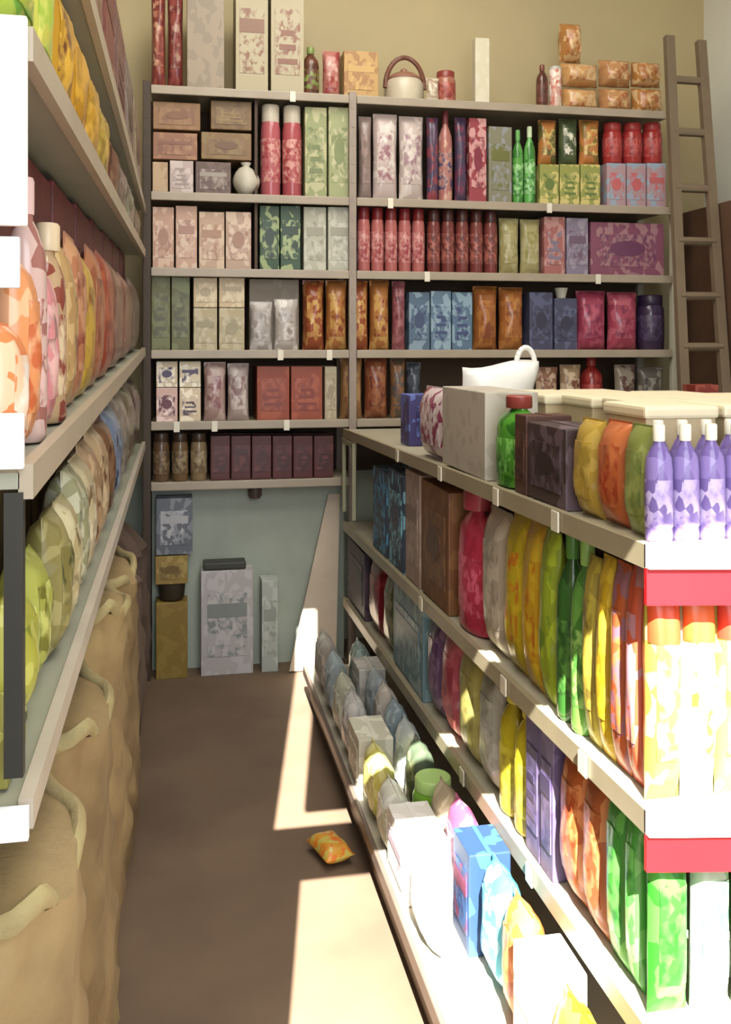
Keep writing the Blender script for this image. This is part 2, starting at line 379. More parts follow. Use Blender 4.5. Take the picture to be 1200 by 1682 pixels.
# pile of tan printed bags at the right end of the rack top
pile = [(927, 962, 32, 98, 'upright at top left'), (928, 990, 98, 139, 'middle layer, left'), (992, 1044, 92, 139, 'middle layer, centre'),
        (1046, 1094, 96, 139, 'middle layer, right'), (928, 990, 140, 182, 'bottom layer, left'), (992, 1044, 140, 184, 'bottom layer, centre'), (1046, 1096, 140, 186, 'bottom layer, right')]
for i, (a, b, t, bt, wh) in enumerate(pile):
    yf = YB + .03; A = onY(a, t, yf); B = onY(b, bt, yf); zz = max(LV[0] + .001, B.z)
    pouch(B.x - A.x, .13, A.z - zz, ('a8743f', 'ba8d5a', 'ad7f55')[i % 3], 'c7a67a', '9c5b34', ((A.x + B.x) / 2, yf + .065, zz), 0,
          'tan printed bag in the pile beside the ladder top, ' + wh, 'bag')
# --- first shelf
back('C', 250, 330, 168, 1, ('8a6038', '95683e', '7a4a2c'), 'brown carton on the back rack top shelf, upper layer at the left', ybot=213)
back('C', 345, 414, 166, 1, ('77592f', '6a4c28', '8a6c3a'), 'dark olive-brown carton on the back rack top shelf, upper layer at the right', ybot=213)
back('C', 250, 325, 218, 1, ('8e5c40', 'a0704c', '7d4a34'), 'reddish brown carton on the top shelf, middle layer at the left', ybot=262)
back('C', 329, 414, 218, 1, ('7f5c34', '84683a', '6c4828'), 'olive-brown carton on the top shelf, middle layer at the right', ybot=262)
back('C', 250, 276, 266, 1, ('b49470', 'a88460', 'cbb08a'), 'small tan box at the bottom left of the top shelf', detail=False)
back('C', 278, 318, 264, 1, ('b09a94', 'c2b0aa', '94807c'), 'pale mauve box under the brown cartons on the top shelf')
back('C', 320, 380, 266, 1, ('5e4640', '6c524a', '94867a'), 'dark brown flat box under the olive cartons on the top shelf')
bb = onY(404, 500, YB + .03)
bl = empty('cloth_bundle', (bb.x, YB + .04, LV[1] + .001)); tag(bl, 'crumpled white bundle in front of the brown cartons on the top shelf', 'bundle')
bm = bmesh.new(); bmesh.ops.create_icosphere(bm, subdivisions=3, radius=.055)
for v in bm.verts:
    v.co *= 1 + .16 * sin(31 * v.co.x + 5) * cos(43 * v.co.z) + .1 * sin(60 * v.co.y + 20 * v.co.z); v.co.z = v.co.z * 1.05 + .052
bmesh.ops.translate(bm, vec=(0, 0, -min(v.co.z for v in bm.verts)), verts=bm.verts)
obj('body', bm, plain('b8b2a4', .5), bl, True)
obj('twist', lathe([(.012, .1), (.01, .12), (.024, .142)], 10), plain('cfcabc', .5), bl, True)
back('J', 428, 463, 170, 1, ('b5525a', 'c98880', 'a83840'), ['pink-red tub with white lid on the top shelf, the left one of two'], capc='cbbfaa')
back('J', 464, 498, 172, 1, ('b04a50', 'cf8c84', 'a03038'), ['pink-red tub with white lid on the top shelf, the right one of two'], capc='cbbfaa')
back('C', 500, 537, 176, 1, ('8c9460', 'b0ac7c', '6f7c48'), 'green carton with cream top beside the pink-red tubs')
back('C', 539, 575, 176, 1, ('959c68', 'b4b082', '78844e'), 'green carton with cream top against the rack upright')
back('P', 590, 612, 190, 1, ('86706a', '937a74', '786058'), 'dull mauve packet right of the rack upright on the top shelf')
back('P', 613, 655, 186, 1, ('b9a4a0', 'cfc4bc', '9a6470'), 'large white bag with mauve print on the top shelf, the left one')
back('P', 656, 698, 190, 1, ('b5a29c', 'cdbfb8', '96707a'), 'large white bag with mauve print on the top shelf, the right one')
back('P', 702, 722, 192, 1, ('4c3450', '8c3440', '3c3a5c'), 'dark purple packet on the top shelf beside the white bags', d=.05)
back('B', 722, 746, 170, 1, ('a8645c', '44406a', 'c08a78'), 'tall pink bottle with blue label on the top shelf', capc='7c2c30')
back('P', 748, 768, 192, 1, ('40304c', '70304a', '303058'), 'navy packet on the top shelf right of the tall pink bottle', d=.05)
back('C', 770, 799, 194, 1, ('9a303c', 'c88a88', '84283c'), 'red carton with pink print on the top shelf beside the navy packet')
back('C', 802, 841, 208, 1, ('7a765c', '85868a', '66682e'), 'grey-olive carton on the top shelf beside the green bottles')
back('B', 844, 862, 212, 1, ('4f9a3a', '8cc878', '2f7a2a'), 'bright green bottle on the top shelf, the left of two', capc='5ca84c')
back('B', 863, 882, 206, 1, ('57a444', '94cc84', '2f7a2a'), 'bright green bottle on the top shelf, the right of two', capc='c4d8a8')
for i, (a, b) in enumerate(((886, 918), (919, 952), (953, 986))):
    nm = ('left', 'middle', 'right')[i]
    back('C', a, b, 270 - 0, 1, ('8c8f3c', 'c4b462', '5e7430'), 'yellow-green carton in the lower layer beside the green bottles, ' + nm, name='carton')
back('P', 886, 918, 196, 1, ('b06a2c', '5a5424', 'c4a454'), 'orange packet standing on the yellow-green cartons, left', ybot=269)
back('P', 920, 952, 194, 1, ('4a5630', '38482a', 'd8d4c0'), 'dark green packet with white disc on the yellow-green cartons', ybot=269)
back('P', 954, 988, 196, 1, ('bc7030', '8a6a2c', 'cfa858'), 'orange packet standing on the yellow-green cartons, right', ybot=269)
for i, (a, b) in enumerate(((996, 1028), (1029, 1061), (1062, 1094))):
    nm = ('left', 'middle', 'right')[i]
    back('C', a, b, 268, 1, ('a8848c', '8c9cb0', 'c4585c'), 'pink-and-blue carton at the right end of the top shelf, ' + nm)
    back('J', a, b, 200, 1, ('b02c2c', 'c45450', '8c1c20'), 'red jar stacked on the pink-and-blue cartons, ' + nm, ybot=267, capc='b83030')
# --- second shelf
back('C', 250, 286, 340, 2, ('b88c74', 'cba890', 'a0705c'), 'pink-beige carton at the left end of the second shelf')
back('C', 288, 324, 338, 2, ('bd937c', 'cdae98', 'a47464'), 'pink-beige carton on the second shelf, second from left')
back('C', 326, 369, 348, 2, ('b4937a', 'c9ac90', 'a4785c'), 'tan-pink carton on the second shelf, third from left')
back('C', 370, 413, 348, 2, ('b0907a', 'cbb098', '9c7058'), 'tan-pink carton on the second shelf against the partition')
back('C', 426, 459, 338, 2, ('2f4a30', '8c9c64', '24382a'), 'dark green carton on the second shelf, left of two')
back('C', 460, 494, 338, 2, ('33503a', '95a46c', '283c2c'), 'dark green carton on the second shelf, right of two')
back('C', 498, 536, 340, 2, ('a8a692', 'b9b7a6', '94907c'), 'pale grey carton on the second shelf beside the green ones')
back('C', 538, 576, 340, 2, ('aba996', 'bdbbaa', '96927e'), 'pale grey carton on the second shelf against the upright')
for i in range(5):
    a = 588 + i * 22.5
    back('J', a, a + 22, 338, 2, ('b8605c', 'cc8a84', '9c2c34'), 'pink jar with dark red lid in the run of five on the second shelf', group='pink jars on the second shelf', capc='84181c')
for o in ALL[-5:]: o['group'] = 'pink jars on the second shelf'
for i in range(5):
    a = 703 + i * 23.5
    back('J', a, a + 23, 344, 2, ('7a3430', 'a8584c', '54201f'), 'dark red jar with brown lid in the run of five on the second shelf', capc='4c1c18')
for o in ALL[-5:]: o['group'] = 'dark red jars on the second shelf'
back('P', 822, 856, 358, 2, ('9a9058', 'a8a070', '847a40'), 'olive-yellow packet on the second shelf, left of two', d=.07)
back('P', 857, 891, 360, 2, ('a09660', 'ada478', '88803e'), 'olive-yellow packet on the second shelf, right of two', d=.07)
back('C', 893, 928, 356, 2, ('a05a56', 'b8807c', '7c6c84'), 'pink-red carton on the second shelf beside the olive packets')
back('C', 930, 966, 358, 2, ('7d7088', '94889c', '6a5068'), 'grey-lilac carton on the second shelf')
back('C', 968, 1092, 366, 2, ('80405a', '9c6c74', '6c3458'), 'wide plum-coloured box at the right end of the second shelf')
# --- third shelf
back('C', 248, 280, 452, 3, ('5e5e30', '6c7044', '4c4c2a'), 'dark green carton at the left end of the third shelf')
back('C', 281, 312, 454, 3, ('62623a', '70784c', '4c4c2a'), 'dark green carton on the third shelf beside the cream boxes')
for (a, b, t, bt, nm) in ((317, 357, 456, 497, 'upper left'), (359, 402, 456, 497, 'upper right'), (317, 357, 506, None, 'lower left'), (359, 402, 506, None, 'lower right')):
    back('C', a, b, t, 3, ('c0a880', 'd0bd98', 'a4906c') if bt else ('aa9a74', 'b8a988', '948660'), 'cream box in the two-by-two stack on the third shelf, ' + nm, ybot=505 if bt else None, d=.16)
back('P', 410, 448, 496, 3, ('a09690', 'b8b0ac', '8c807a'), 'grey-white packet on the third shelf in front of the beige carton', set_=.02, d=.04)
back('C', 408, 492, 456, 3, ('857560', '8e806c', '786a56'), 'broad beige carton at the back of the third shelf', set_=.1, detail=False)
back('P', 450, 490, 492, 3, ('a69c96', 'c8bfb8', '8c807a'), 'grey-white packet on the third shelf with a light stripe', set_=.02, d=.04)
for i, (a, b) in enumerate(((498, 535), (536, 573), (574, 608), (609, 643))):
    nm = ('leftmost', 'second', 'third', 'rightmost')[i]
    back('P', a, b, 460, 3, (('9a4420', 'b8783a', 'c89a4c'), ('b06a2e', 'c8964a', '8c3a20'))[i % 2], 'orange bag with gold print on the third shelf, %s of four' % nm, d=.1)
back('P', 645, 668, 462, 3, ('8c4450', 'a05c60', '70303c'), 'narrow dusky pink packet on the third shelf beside the orange bags')
back('C', 671, 706, 480, 3, ('4a6480', '7a94a8', '384870'), 'blue carton on the third shelf, leftmost of three')
back('C', 707, 741, 478, 3, ('567490', '84a0b4', '3a4c78'), 'blue carton on the third shelf, middle of three')
back('C', 742, 776, 480, 3, ('4d6a88', '7c9cb0', '3a4878'), 'blue carton on the third shelf, rightmost of three')
back('P', 780, 822, 470, 3, ('9c5420', 'b06c2c', '84401c'), 'brown-orange bag on the third shelf, left of two', d=.1)
back('P', 823, 865, 472, 3, ('a05a24', 'b4702e', '84401c'), 'brown-orange bag on the third shelf, right of two', d=.1)
back('C', 869, 908, 480, 3, ('3e3f5c', '50557a', '30304c'), 'navy carton on the third shelf, left of two')
back('C', 910, 948, 490, 3, ('41425f', '545a7e', '30304c'), 'navy carton on the third shelf, right of two')
p0 = onY(921, 500, YB + .08); tag(obj('paper_cup', lathe([(.02, 0), (.03, .045), (.031, .047)], 16), plain('c6c2b4', .5)), 'small white cup standing on the navy carton', 'cup').location = (p0.x, YB + .08, onY(910, 490, YB + .03).z + .003)
back('P', 951, 1002, 478, 3, ('a03450', 'b84c66', '84284a'), 'magenta bag on the third shelf, left of two', d=.1)
back('P', 1003, 1054, 480, 3, ('a83a52', 'bc5468', '842848'), 'magenta bag on the third shelf, right of two', d=.1)
back('J', 1056, 1100, 484, 3, ('3a2848', '4c3a60', '2c1c38'), 'dark purple round tub at the right end of the third shelf', capc='2f2040')
# --- fourth shelf
for i, (a, b, t, bt, c, nm) in enumerate(((256, 292, 594, 634, ('cdb796', 'ece0c8', '4c3c60'), 'upper left'), (294, 330, 594, 634, ('d3c3a2', 'f0e6d0', '544060'), 'upper right'),
                                      (256, 292, 637, None, ('cfa69a', 'eccfc4', '6c3040'), 'lower left'), (294, 330, 637, None, ('d0b898', 'eedfc4', '543848'), 'lower right'))):
    back('C', a, b, t, 4, c, 'white-fronted box with dark corner in the square stack of four, ' + nm, ybot=636 if bt else None, d=.16)
back('P', 334, 372, 596, 4, ('a8867e', 'c4a8a0', '8c5c60'), 'dusty pink packet on the fourth shelf beside the square stack')
back('P', 373, 410, 598, 4, ('aa9690', 'c8b8b0', '8c6c6c'), 'grey-pink packet on the fourth shelf beside the red crate')
back('C', 421, 476, 602, 4, ('93391f', 'a5482a', '842c1c'), 'brick-red carton on the fourth shelf, left of two')
back('C', 477, 530, 602, 4, ('963c22', 'a84c2c', '842c1c'), 'brick-red carton on the fourth shelf, right of two')
back('C', 533, 553, 602, 4, ('a8987a', 'b4a688', '94846a'), 'slim cream carton right of the brick-red cartons')
back('P', 560, 598, 584, 4, ('96683c', 'a87c48', '743c24'), 'tan bag on the fourth shelf above the gondola corner', d=.09)
back('P', 600, 640, 584, 4, ('8c4428', 'a0603c', '6c2c20'), 'rust-brown bag on the fourth shelf above the gondola corner', d=.09)
back('P', 642, 668, 590, 4, ('5c4c3c', '8a5c38', '44485a'), 'dark brown packet on the fourth shelf next to the rust bag')
back('P', 669, 694, 596, 4, ('3a4250', '5c6474', '2c303c'), 'slate-blue packet on the fourth shelf behind the white sheet')
back('P', 882, 920, 604, 4, ('8c5c48', 'c0a084', '6c3a2c'), 'brown and cream packet on the fourth shelf behind the gondola')
back('P', 922, 958, 600, 4, ('a08060', 'c8ae8c', '743c2c'), 'tan packet on the fourth shelf left of the red bottle')
back('B', 960, 996, 588, 4, ('a02c28', 'b43c34', '8c201f'), 'tall red bottle on the fourth shelf behind the gondola', capc='a02826')
back('P', 1012, 1048, 600, 4, ('8a7c6c', '5c3430', 'a89c88'), 'grey packet with dark print right of the tall red bottle')
back('P', 1050, 1094, 604, 4, ('5c544c', '8c8478', '403a34'), 'dark grey packet at the right end of the fourth shelf')
# --- lowest shelf
for i in range(3):
    a = 250 + i * 31
    back('J', a, a + 29, 712, 5, (('6a4c34', '8c7450', '54402c'), ('745638', '94805a', '54402c'), ('8c7450', 'a4906a', '6a5438'))[i],
         ('dark tan jar at the left end of the lowest shelf', 'second tan jar from the left on the lowest shelf', 'pale tan jar on the lowest shelf beside the dark red cartons')[i], capc='4c3828')
for i in range(6):
    a = 345 + i * 34
    back('C', a, a + 33, 716, 5, ('54201e', '683230', '45191a'), 'dark red carton in the row on the lowest back shelf', name='carton')
for o in ALL[-6:]: o['group'] = 'dark red cartons on the lowest shelf'
# --- hanging under the rack, and things on the floor against the back wall
hk = onY(418, 500, YB + .1)
b = lathe([(.022, 0), (.03, .012), (.03, .05), (.02, .07)], 16); obj_ = obj('fan_motor', b, plain('54443e', .5), None, True)
obj_.name = 'hanging_bell'; obj_.location = (hk.x, YB + .08, LV[5] - .012 - .07 - .004); tag(obj_, 'small dark bell hanging under the lowest back shelf', 'bell')
def fl(x0, x1, yt, yb, Y):
    A = onY(x0, yt, Y); B = onY(x1, yb, Y); return A.x, B.x, A.z, max(0, B.z)
a, b_, t, z = fl(330, 416, 940, 1112, 4.0)
carton(b_ - a, .1, t, 'aba6a4', 'b8b4b4', '7c8280', ((a + b_) / 2, 4.06, 0), 0, 'large white box with grey figure standing on the floor at the aisle end', 'box')
tag(obj('tray', span((a + .01, 4.015, t + .003), (b_ - .03, 4.10, t + .033), .006), plain('34362f', .5)), 'flat dark tray lying on the large white box', 'tray')
a, b_, t, z = fl(430, 457, 955, 1108, 4.0)
carton(b_ - a, .1, t, 'a4aaa2', 'b4bab2', '8c928a', ((a + b_) / 2, 4.06, 0), 0, 'narrow pale box standing beside the large white box', 'box')
a, b_, t, z = fl(256, 308, 992, 1112, 4.0)
carton(b_ - a, .11, t, '80682c', '8a7234', '6a5424', ((a + b_) / 2, 4.06, 0), 0, 'mustard yellow box on the floor at the aisle end', 'box', detail=False)
a2, b2, t2, z2 = fl(262, 306, 958, 990, 4.0)
tag(obj('gap_filler', lathe([(.04, 0), (.05, .01), (.056, t2 - z2 - .02), (.058, t2 - z2 - .012)], 22), plain('3a3022', .6), None, True), 'dark brown filler in the gap above the mustard yellow box', 'gap_filler').location = ((a + b_) / 2, 4.06, t + .002)  # dark filler added for the dark gap between the yellow boxes
a3, b3, t3, z3 = fl(255, 308, 906, 950, 4.0)
carton(b3 - a3, .11, t3 - z3, '8c7238', 'a08a4c', '6c5428', ((a3 + b3) / 2, 4.06, t + .002 + t2 - z2 - .012 + .001), 0, 'small mustard box perched on the dark filler', 'box')
a4, b4, t4, z4 = fl(252, 312, 812, 898, 4.0)
zz = t + .002 + t2 - z2 - .012 + .002 + (t3 - z3) + .003
carton(b4 - a4, .11, .79 - zz - .04, '5c6068', '7c8088', 'a8a8ac', ((a4 + b4) / 2 + .01, 4.062, zz), 0, 'blue-grey box on top of the small mustard box', 'box')
# beige board leaning in the corner by the gondola
bm = bmesh.new(); P = [(.53, 3.98, 0.0), (.66, 3.98, 0), (.70, 4.32, .80), (.63, 4.32, .80)]
P = [onY(474, 1112, 4.0), onY(550, 1112, 4.0), onY(557, 812, 4.11), onY(538, 812, 4.11)]
vs = [bm.verts.new((p.x, p.y, max(p.z, 0.002))) for p in P]; f = bm.faces.new(vs)
r_ = bmesh.ops.extrude_face_region(bm, geom=[f]); bmesh.ops.translate(bm, vec=(0, -.018, 0.004), verts=[v for v in r_['geom'] if isinstance(v, bmesh.types.BMVert)])
tag(obj('leaning_board', bm, plain('c4b49e', .6)), 'tapering beige board leaning on the back wall beside the gondola', 'board')

# ladder
ld = empty('ladder', (2.0, 3.7, 0)); tag(ld, 'brown wooden ladder leaning against the right end of the back rack', 'ladder')
wood = plain('6f5f4c', .6)
la, lb = onY(1098, 60, 3.94), onY(1150, 68, 3.94)
fa, fb2 = Vector((onY(1112, 640, 3.7).x - .0, 3.55, 0)), Vector((onY(1190, 600, 3.7).x, 3.55, 0))
O = Vector((2.0, 3.7, 0))
def rail(a, b):
    bm = bmesh.new(); add_box(bm, (0, 0, (b - a).length / 2), (.042, .03, (b - a).length), .004)
    bmesh.ops.transform(bm, matrix=Matrix.Translation(a - O) @ (b - a).to_track_quat('Z', 'Y').to_matrix().to_4x4(), verts=bm.verts)
    return bm
def zbar(bm, *a): return bm
for a, b in ((fa, la), (fb2, lb)):
    bm = bmesh.new(); d = b - a
    for (dx, dy) in ((0, 0),):
        q = d.normalized(); xx = Vector((1, 0, 0)); xx = (xx - q * xx.dot(q)).normalized(); yy = q.cross(xx)
        vs = []
        for p in (a, b):
            for (sx, sy) in ((-1, -1), (1, -1), (1, 1), (-1, 1)): vs.append(bm.verts.new(p - O + xx * sx * .021 + yy * sy * .015))
        for i in range(4): bm.faces.new((vs[i], vs[(i + 1) % 4], vs[4 + (i + 1) % 4], vs[4 + i]))
        bm.faces.new(vs[3::-1]); bm.faces.new(vs[4:])
    obj('rail', bm, wood, ld)
for py in (125, 215, 310, 398, 488, 570, 650, 730, 800):
    zt = onY(1130, py, 3.85).z
    if zt < .15: continue
    t1 = zt / la.z; t2 = zt / lb.z
    obj('rung', (lambda A, B: bar(A, B, .019))(fa.lerp(la, t1) - O, fb2.lerp(lb, t2) - O), wood, ld, True)
# brown cupboard against the right wall with two things
cx0 = onY(1166, 340, 3.9).x
cb = empty('cupboard', (XR_ - .2, 3.9, 0)); tag(cb, 'dark brown cupboard beyond the ladder against the right wall', 'cupboard')
cl = XR_ - .02 - cx0
cz = onY(1185, 332, 3.8).z
obj('body', box((.18 - cl / 2, 0, cz / 2), (cl, .5, cz), .004), plain('5a4130', .6), cb)
obj('door', box((.18 - cl / 2, -.256, cz / 2), (cl * .9, .012, cz * .92), .003), plain('6a4c36', .5), cb)
p0 = onY(1152, 600, 3.35)
carton(.1, .1, .3, '7c2c24', '94483c', 'c8b49a', (onY(1150, 600, 3.45).x, 3.45, .93), 0, 'dark red box on the small stool at the foot of the ladder', 'box')
stl = empty('stool', (onY(1150, 600, 3.45).x, 3.45, 0)); tag(stl, 'tall plain wooden stool under the dark red box by the ladder', 'stool')
obj('seat', lathe([(.13, .905), (.135, .91), (.135, .925), (.13, .93)], 20), wood, stl, True)
for sx in (-1, 1):
    for sy in (-1, 1): obj('leg', bar((sx * .11, sy * .11, 0), (sx * .075, sy * .075, .906), .014), wood, stl, True)

# ------------------------------------------------------------------ right gondola
XG = .675; YG0, YG1 = 1.285, 3.93; GW = .86
SL = -.02
def gz(base, Y): return base + SL * (Y - YG0)
T1, T2, T3, DK = 1.085, .693, .373, .125
XD = .475
gd = empty('gondola_shelving', (XG, YG0, 0)); tag(gd, 'long beige gondola shelving right of the aisle with red trim at its near end', 'shelving')
def gp(n, bm, m, par=None):
    if par is None: bmesh.ops.translate(bm, vec=(-XG, -YG0, 0), verts=bm.verts)
    return obj(n, bm, m, gd)
def sloped(x0, x1, y0, y1, za, zb, th):
    bm = bmesh.new(); vs = []
    for (x, y, z) in ((x0, y0, za), (x1, y0, za), (x1, y1, zb), (x0, y1, zb)): vs.append((x, y, z))
    lo = [bm.verts.new((x, y, z - th)) for x, y, z in vs]; hi = [bm.verts.new(v) for v in vs]
    bm.faces.new(lo[::-1]); bm.faces.new(hi)
    for i in range(4): bm.faces.new((lo[i], lo[(i + 1) % 4], hi[(i + 1) % 4], hi[i]))
    return bm
rim_m = plain('958a70', .4); white_m = plain('dcd8d0', .45); red_m = plain('b0161e', .4)
for base, xf in ((T1, XG), (T2, XG), (T3, XG)):
    gp('shelf_board', sloped(xf + .01, XG + GW, YG0, YG1, base, gz(base, YG1), .018), plain('aba590', .45))
    lip = sloped(xf - .004, xf + .01, YG0, YG1, base + .004, gz(base, YG1) + .004, .036)
    gp('price_rail', lip, rim_m)
    # near-end rim, bowed a little towards the viewer
    for nm, z0, z1, m, bow in (('end_rim', base - .03, base + .006, white_m, .012), ('end_valance', base - .085, base - .031, red_m, .004)):
        bm = bmesh.new(); n = 14; rows = []
        for i in range(n + 1):
            u = i / n; x = XG - .004 + (GW) * u; y = YG0 - bow - .05 * sin(pi * u)
            rows.append([bm.verts.new((x, y, z0)), bm.verts.new((x, y, z1)), bm.verts.new((x, YG0 + .004, z1)), bm.verts.new((x, YG0 + .004, z0))])
        for p, q in zip(rows, rows[1:]):
            for k in range(4): bm.faces.new((p[k], p[(k + 1) % 4], q[(k + 1) % 4], q[k]))
        bm.faces.new(rows[0]); bm.faces.new(rows[-1][::-1])
        gp(nm, bm, m)
gp('base_deck', sloped(XD, XG + GW, YG0, 3.68, DK, DK, .02), plain('a59d8c', .45))
gp('kick_plate', span((XD + .02, YG0 + .02, 0), (XG + GW, 3.66, DK - .021)), plain('6a5a4c', .5))
gp('deck_rail', span((XD - .006, YG0, DK - .03), (XD + .006, 3.68, DK + .006), .003), plain('6e5f55', .4, .3))
for y in (YG0 + .12, 1.75, 2.5, 3.25, YG1 - .02):
    bm = bmesh.new(); add_box(bm, (XG + .405, y, T1 / 2), (.03, .03, T1 - .12))
    gp('upright', bm, plain('8c8470', .5))
gp('divider_panel', span((XG + .40, YG0 + .10, DK), (XG + .41, YG1, T1 - .09)), plain('7c7264', .7))
# cream frame at the far end of the gondola's front
fr_ = bmesh.new(); yA, yB = 3.70, 3.93
for (y) in (yA, yB): add_box(fr_, (XG + .0, y, (gz(T2, y) + gz(T1, y)) / 2 - .0), (.014, .022, .30))
add_box(fr_, (XG, (yA + yB) / 2, gz(T1, yB) - .045), (.014, .25, .02)); gp('end_frame', fr_, plain('9c9a7c', .5))
# price clips on the rails
for base, ys in ((T1, (1.62, 1.95, 2.4, 2.9)), (T2, (1.5, 1.9, 2.6)), (T3, (1.75, 2.2))):
    for y in ys: gp('price_clip', span((XG - .009, y - .016, gz(base, y) - .034), (XG - .005, y + .016, gz(base, y) + .003), .001), plain('cfc8b4', .5))

def gon(kind, x0, x1, h, base, cs, label, n=1, d=None, cat=None, group=None, xf=None, rot=-pi / 2, **kw):
    """goods seen between photo columns x0..x1 along the aisle side of the gondola"""
    X = (XG if base != DK else XD) + .012 if xf is None else xf
    ya, yb = onX(x1, 500, X).y, onX(x0, 500, X).y
    yb = min(yb, (YG1 if base != DK else 3.68) - .005); L = (yb - ya) / n; h *= {T2: 1.12, T3: 1.07}.get(base, 1)
    for k in range(n):
        y = ya + L * (k + .5)
        zb = (gz(base, ya + L * k) if base != DK else DK) + .0008
        ww = min(L * .97, L - .001)
        if kind in 'BJN': dd = d or min(ww, .09)
        else: dd = d or ((.16 if base != DK else .1) if kind == 'C' else min(.07, max(.04, L * .6)))
        kws = dict(kw)
        if cat: kws['cat'] = cat
        KIND[kind](ww, dd, h, *cs, (X + dd / 2 + .002, y, zb), rot, label if isinstance(label, str) else label[k], group=group, **kws)
# top shelf, far to near
gon('P', 678, 722, .2, T1, ('cdbcbc', '8c3c58', 'e0d8d4'), ['white and pink glossy bag at the far end of the gondola top shelf'], d=.08)
gon('C', 724, 796, .205, T1, ('b5ada0', 'a8a092', 'c4beb2'), 'big plain grey-white box on the gondola top shelf', d=.13, detail=False)
gon('B', 799, 840, .2, T1, ('4a8c2c', '78b858', '2c6a20'), 'bright green bottle beside the big grey-white box', capc='8c3c34')
gon('C', 843, 862, .165, T1, ('4a2c20', '5c3828', '3a2018'), 'slim dark brown carton next to the green bottle on the gondola', d=.1)
gon('C', 864, 928, .15, T1, ('3c2c2c', '5c4c54', '2c1f1e'), 'black-brown box with grey print on the gondola top shelf', d=.1)
gon('P', 931, 968, .17, T1, ('a88a38', 'b89c4c', '8c742c'), 'mustard packet on the gondola top shelf beside the orange one')
gon('P', 969, 1014, .172, T1, ('a8562c', 'b8683c', '93381f'), 'orange-red packet on the gondola top shelf')
gon('P', 1015, 1052, .172, T1, ('7c8444', '8c9454', '647038'), 'olive green packet on the gondola top shelf near its corner')
# near end of the top shelf: purple bottles, white caps
for r_i, yy in enumerate((1.308, 1.41)):
    for k in range(1 - (r_i == 0), 10):
        bottle(.0415, .038, .178, '6c5a94', 'b4a4cc', '8472ac', (XG + .03 + k * .043 + (0.01 if r_i else 0), yy, gz(T1, yy) + .001), 0,
               'small purple bottle with white cap, %s row at the gondola near corner' % ('front' if r_i == 0 else 'second'), group='purple bottles, %s row' % ('front' if r_i == 0 else 'second'), capc='e6e0cc')
# cream lidded boxes behind
k = 0
spots = [(.84, 1.56), (.99, 1.56), (1.14, 1.56), (.93, 1.76), (1.08, 1.76), (1.23, 1.76), (.93, 1.97), (1.08, 1.97), (1.23, 1.97), (.905, 2.18), (1.055, 2.18), (1.205, 2.18), (.95, 2.4), (1.1, 2.4)]
names = ['nearest row, against the olive packet', 'nearest row, middle', 'nearest row, right', 'second row, left', 'second row, middle', 'second row, right',
         'third row, left', 'third row, middle', 'third row, right', 'fourth row, left', 'fourth row, middle', 'fourth row, right', 'farthest row, left', 'farthest row, right']
for (x, y), nm in zip(spots, names):
    rt = empty('lidded_box', (x, y, gz(T1, y - .08) + .001), R.uniform(-.05, .05)); hh = .178
    obj('body', box((0, 0, hh / 2), (.13, .16, hh), .004), plain('b8a684', .5), rt)
    obj('lid', box((0, 0, hh + .008), (.138, .168, .022), .006), plain('ded2b2', .5), rt)
    tag(rt, 'cream lidded box on the gondola top shelf, ' + nm, 'box')
# white bag and glossy sheet at the far end of the top
rt = empty('carrier_bag', (.90, 2.60, gz(T1, 2.60) + .003), .1)
tag(rt, 'plump white plastic bag standing on the far part of the gondola top', 'bag')
bm = pillow(.24, .13, .27, seed=3)
for v in bm.verts: v.co.x += .008 * sin(31 * v.co.z); v.co.y *= 1 + .15 * sin(25 * v.co.x + 18 * v.co.z); v.co.z += .012 * sin(20 * v.co.x) * (v.co.z > .2)
obj('body', bm, plain('d8d6d2', .4), rt, True)
hb = bmesh.new(); prev = None
for k in range(11):
    t = pi * k / 10; q = (.085 + -.03 * cos(t), 0, .262 + .055 * sin(t))
    if prev: bar(prev, q, .008, hb)
    prev = q
obj('handle', hb, plain('e2e0dc', .4), rt, True)
carton(.22, .12, .17, '3a3468', '5c6cae', '2c2858', (.85, 3.1, gz(T1, 3.04) + .001), 0, 'deep blue box on the far part of the gondola top shelf')
# second tier, far to near
H2 = .30
gon('C', 611, 634, .26, T2, ('34404f', '4c8ab0', '2c2c44'), 'dark blue carton with light blue print, far end of the middle shelf')
gon('C', 636, 662, .28, T2, ('2c3c54', '7cb0c4', '3c3448'), 'navy carton with sky blue spot on the middle gondola shelf')
gon('C', 664, 688, .30, T2, ('9c8478', 'a8948a', '7c6458'), 'pinkish grey carton on the middle gondola shelf')
gon('C', 690, 736, .29, T2, ('6c4424', '7c5430', '58341c'), 'brown carton on the middle gondola shelf left of the red bottle')
gon('B', 739, 779, .31, T2, ('b0344c', 'd0607a', 'a02c40'), 'tall crimson bottle on the middle gondola shelf', d=.08, capc='9c3c48')
gon('P', 782, 817, .29, T2, ('9c9080', 'aea492', '84786a'), 'grey-cream packet right of the tall crimson bottle')
gon('P', 820, 848, .30, T2, ('a08c1c', 'b49c24', 'a8641c'), 'golden yellow packet on the middle shelf beside the grey-cream one')
gon('P', 850, 876, .30, T2, ('a8821c', 'b49424', '9c5c18'), 'amber packet on the middle gondola shelf')
gon('P', 878, 902, .30, T2, ('7c8c24', '94a42c', '5c7424'), 'lime green packet on the middle gondola shelf')
gon('B', 904, 925, .31, T2, ('2f5a24', '4c7c34', '24481c'), 'dark green bottle on the middle gondola shelf', d=.06)
gon('B', 927, 948, .31, T2, ('5c8c3c', '88b05c', '3c6c2c'), 'mid green bottle next to the dark green bottle', d=.06)
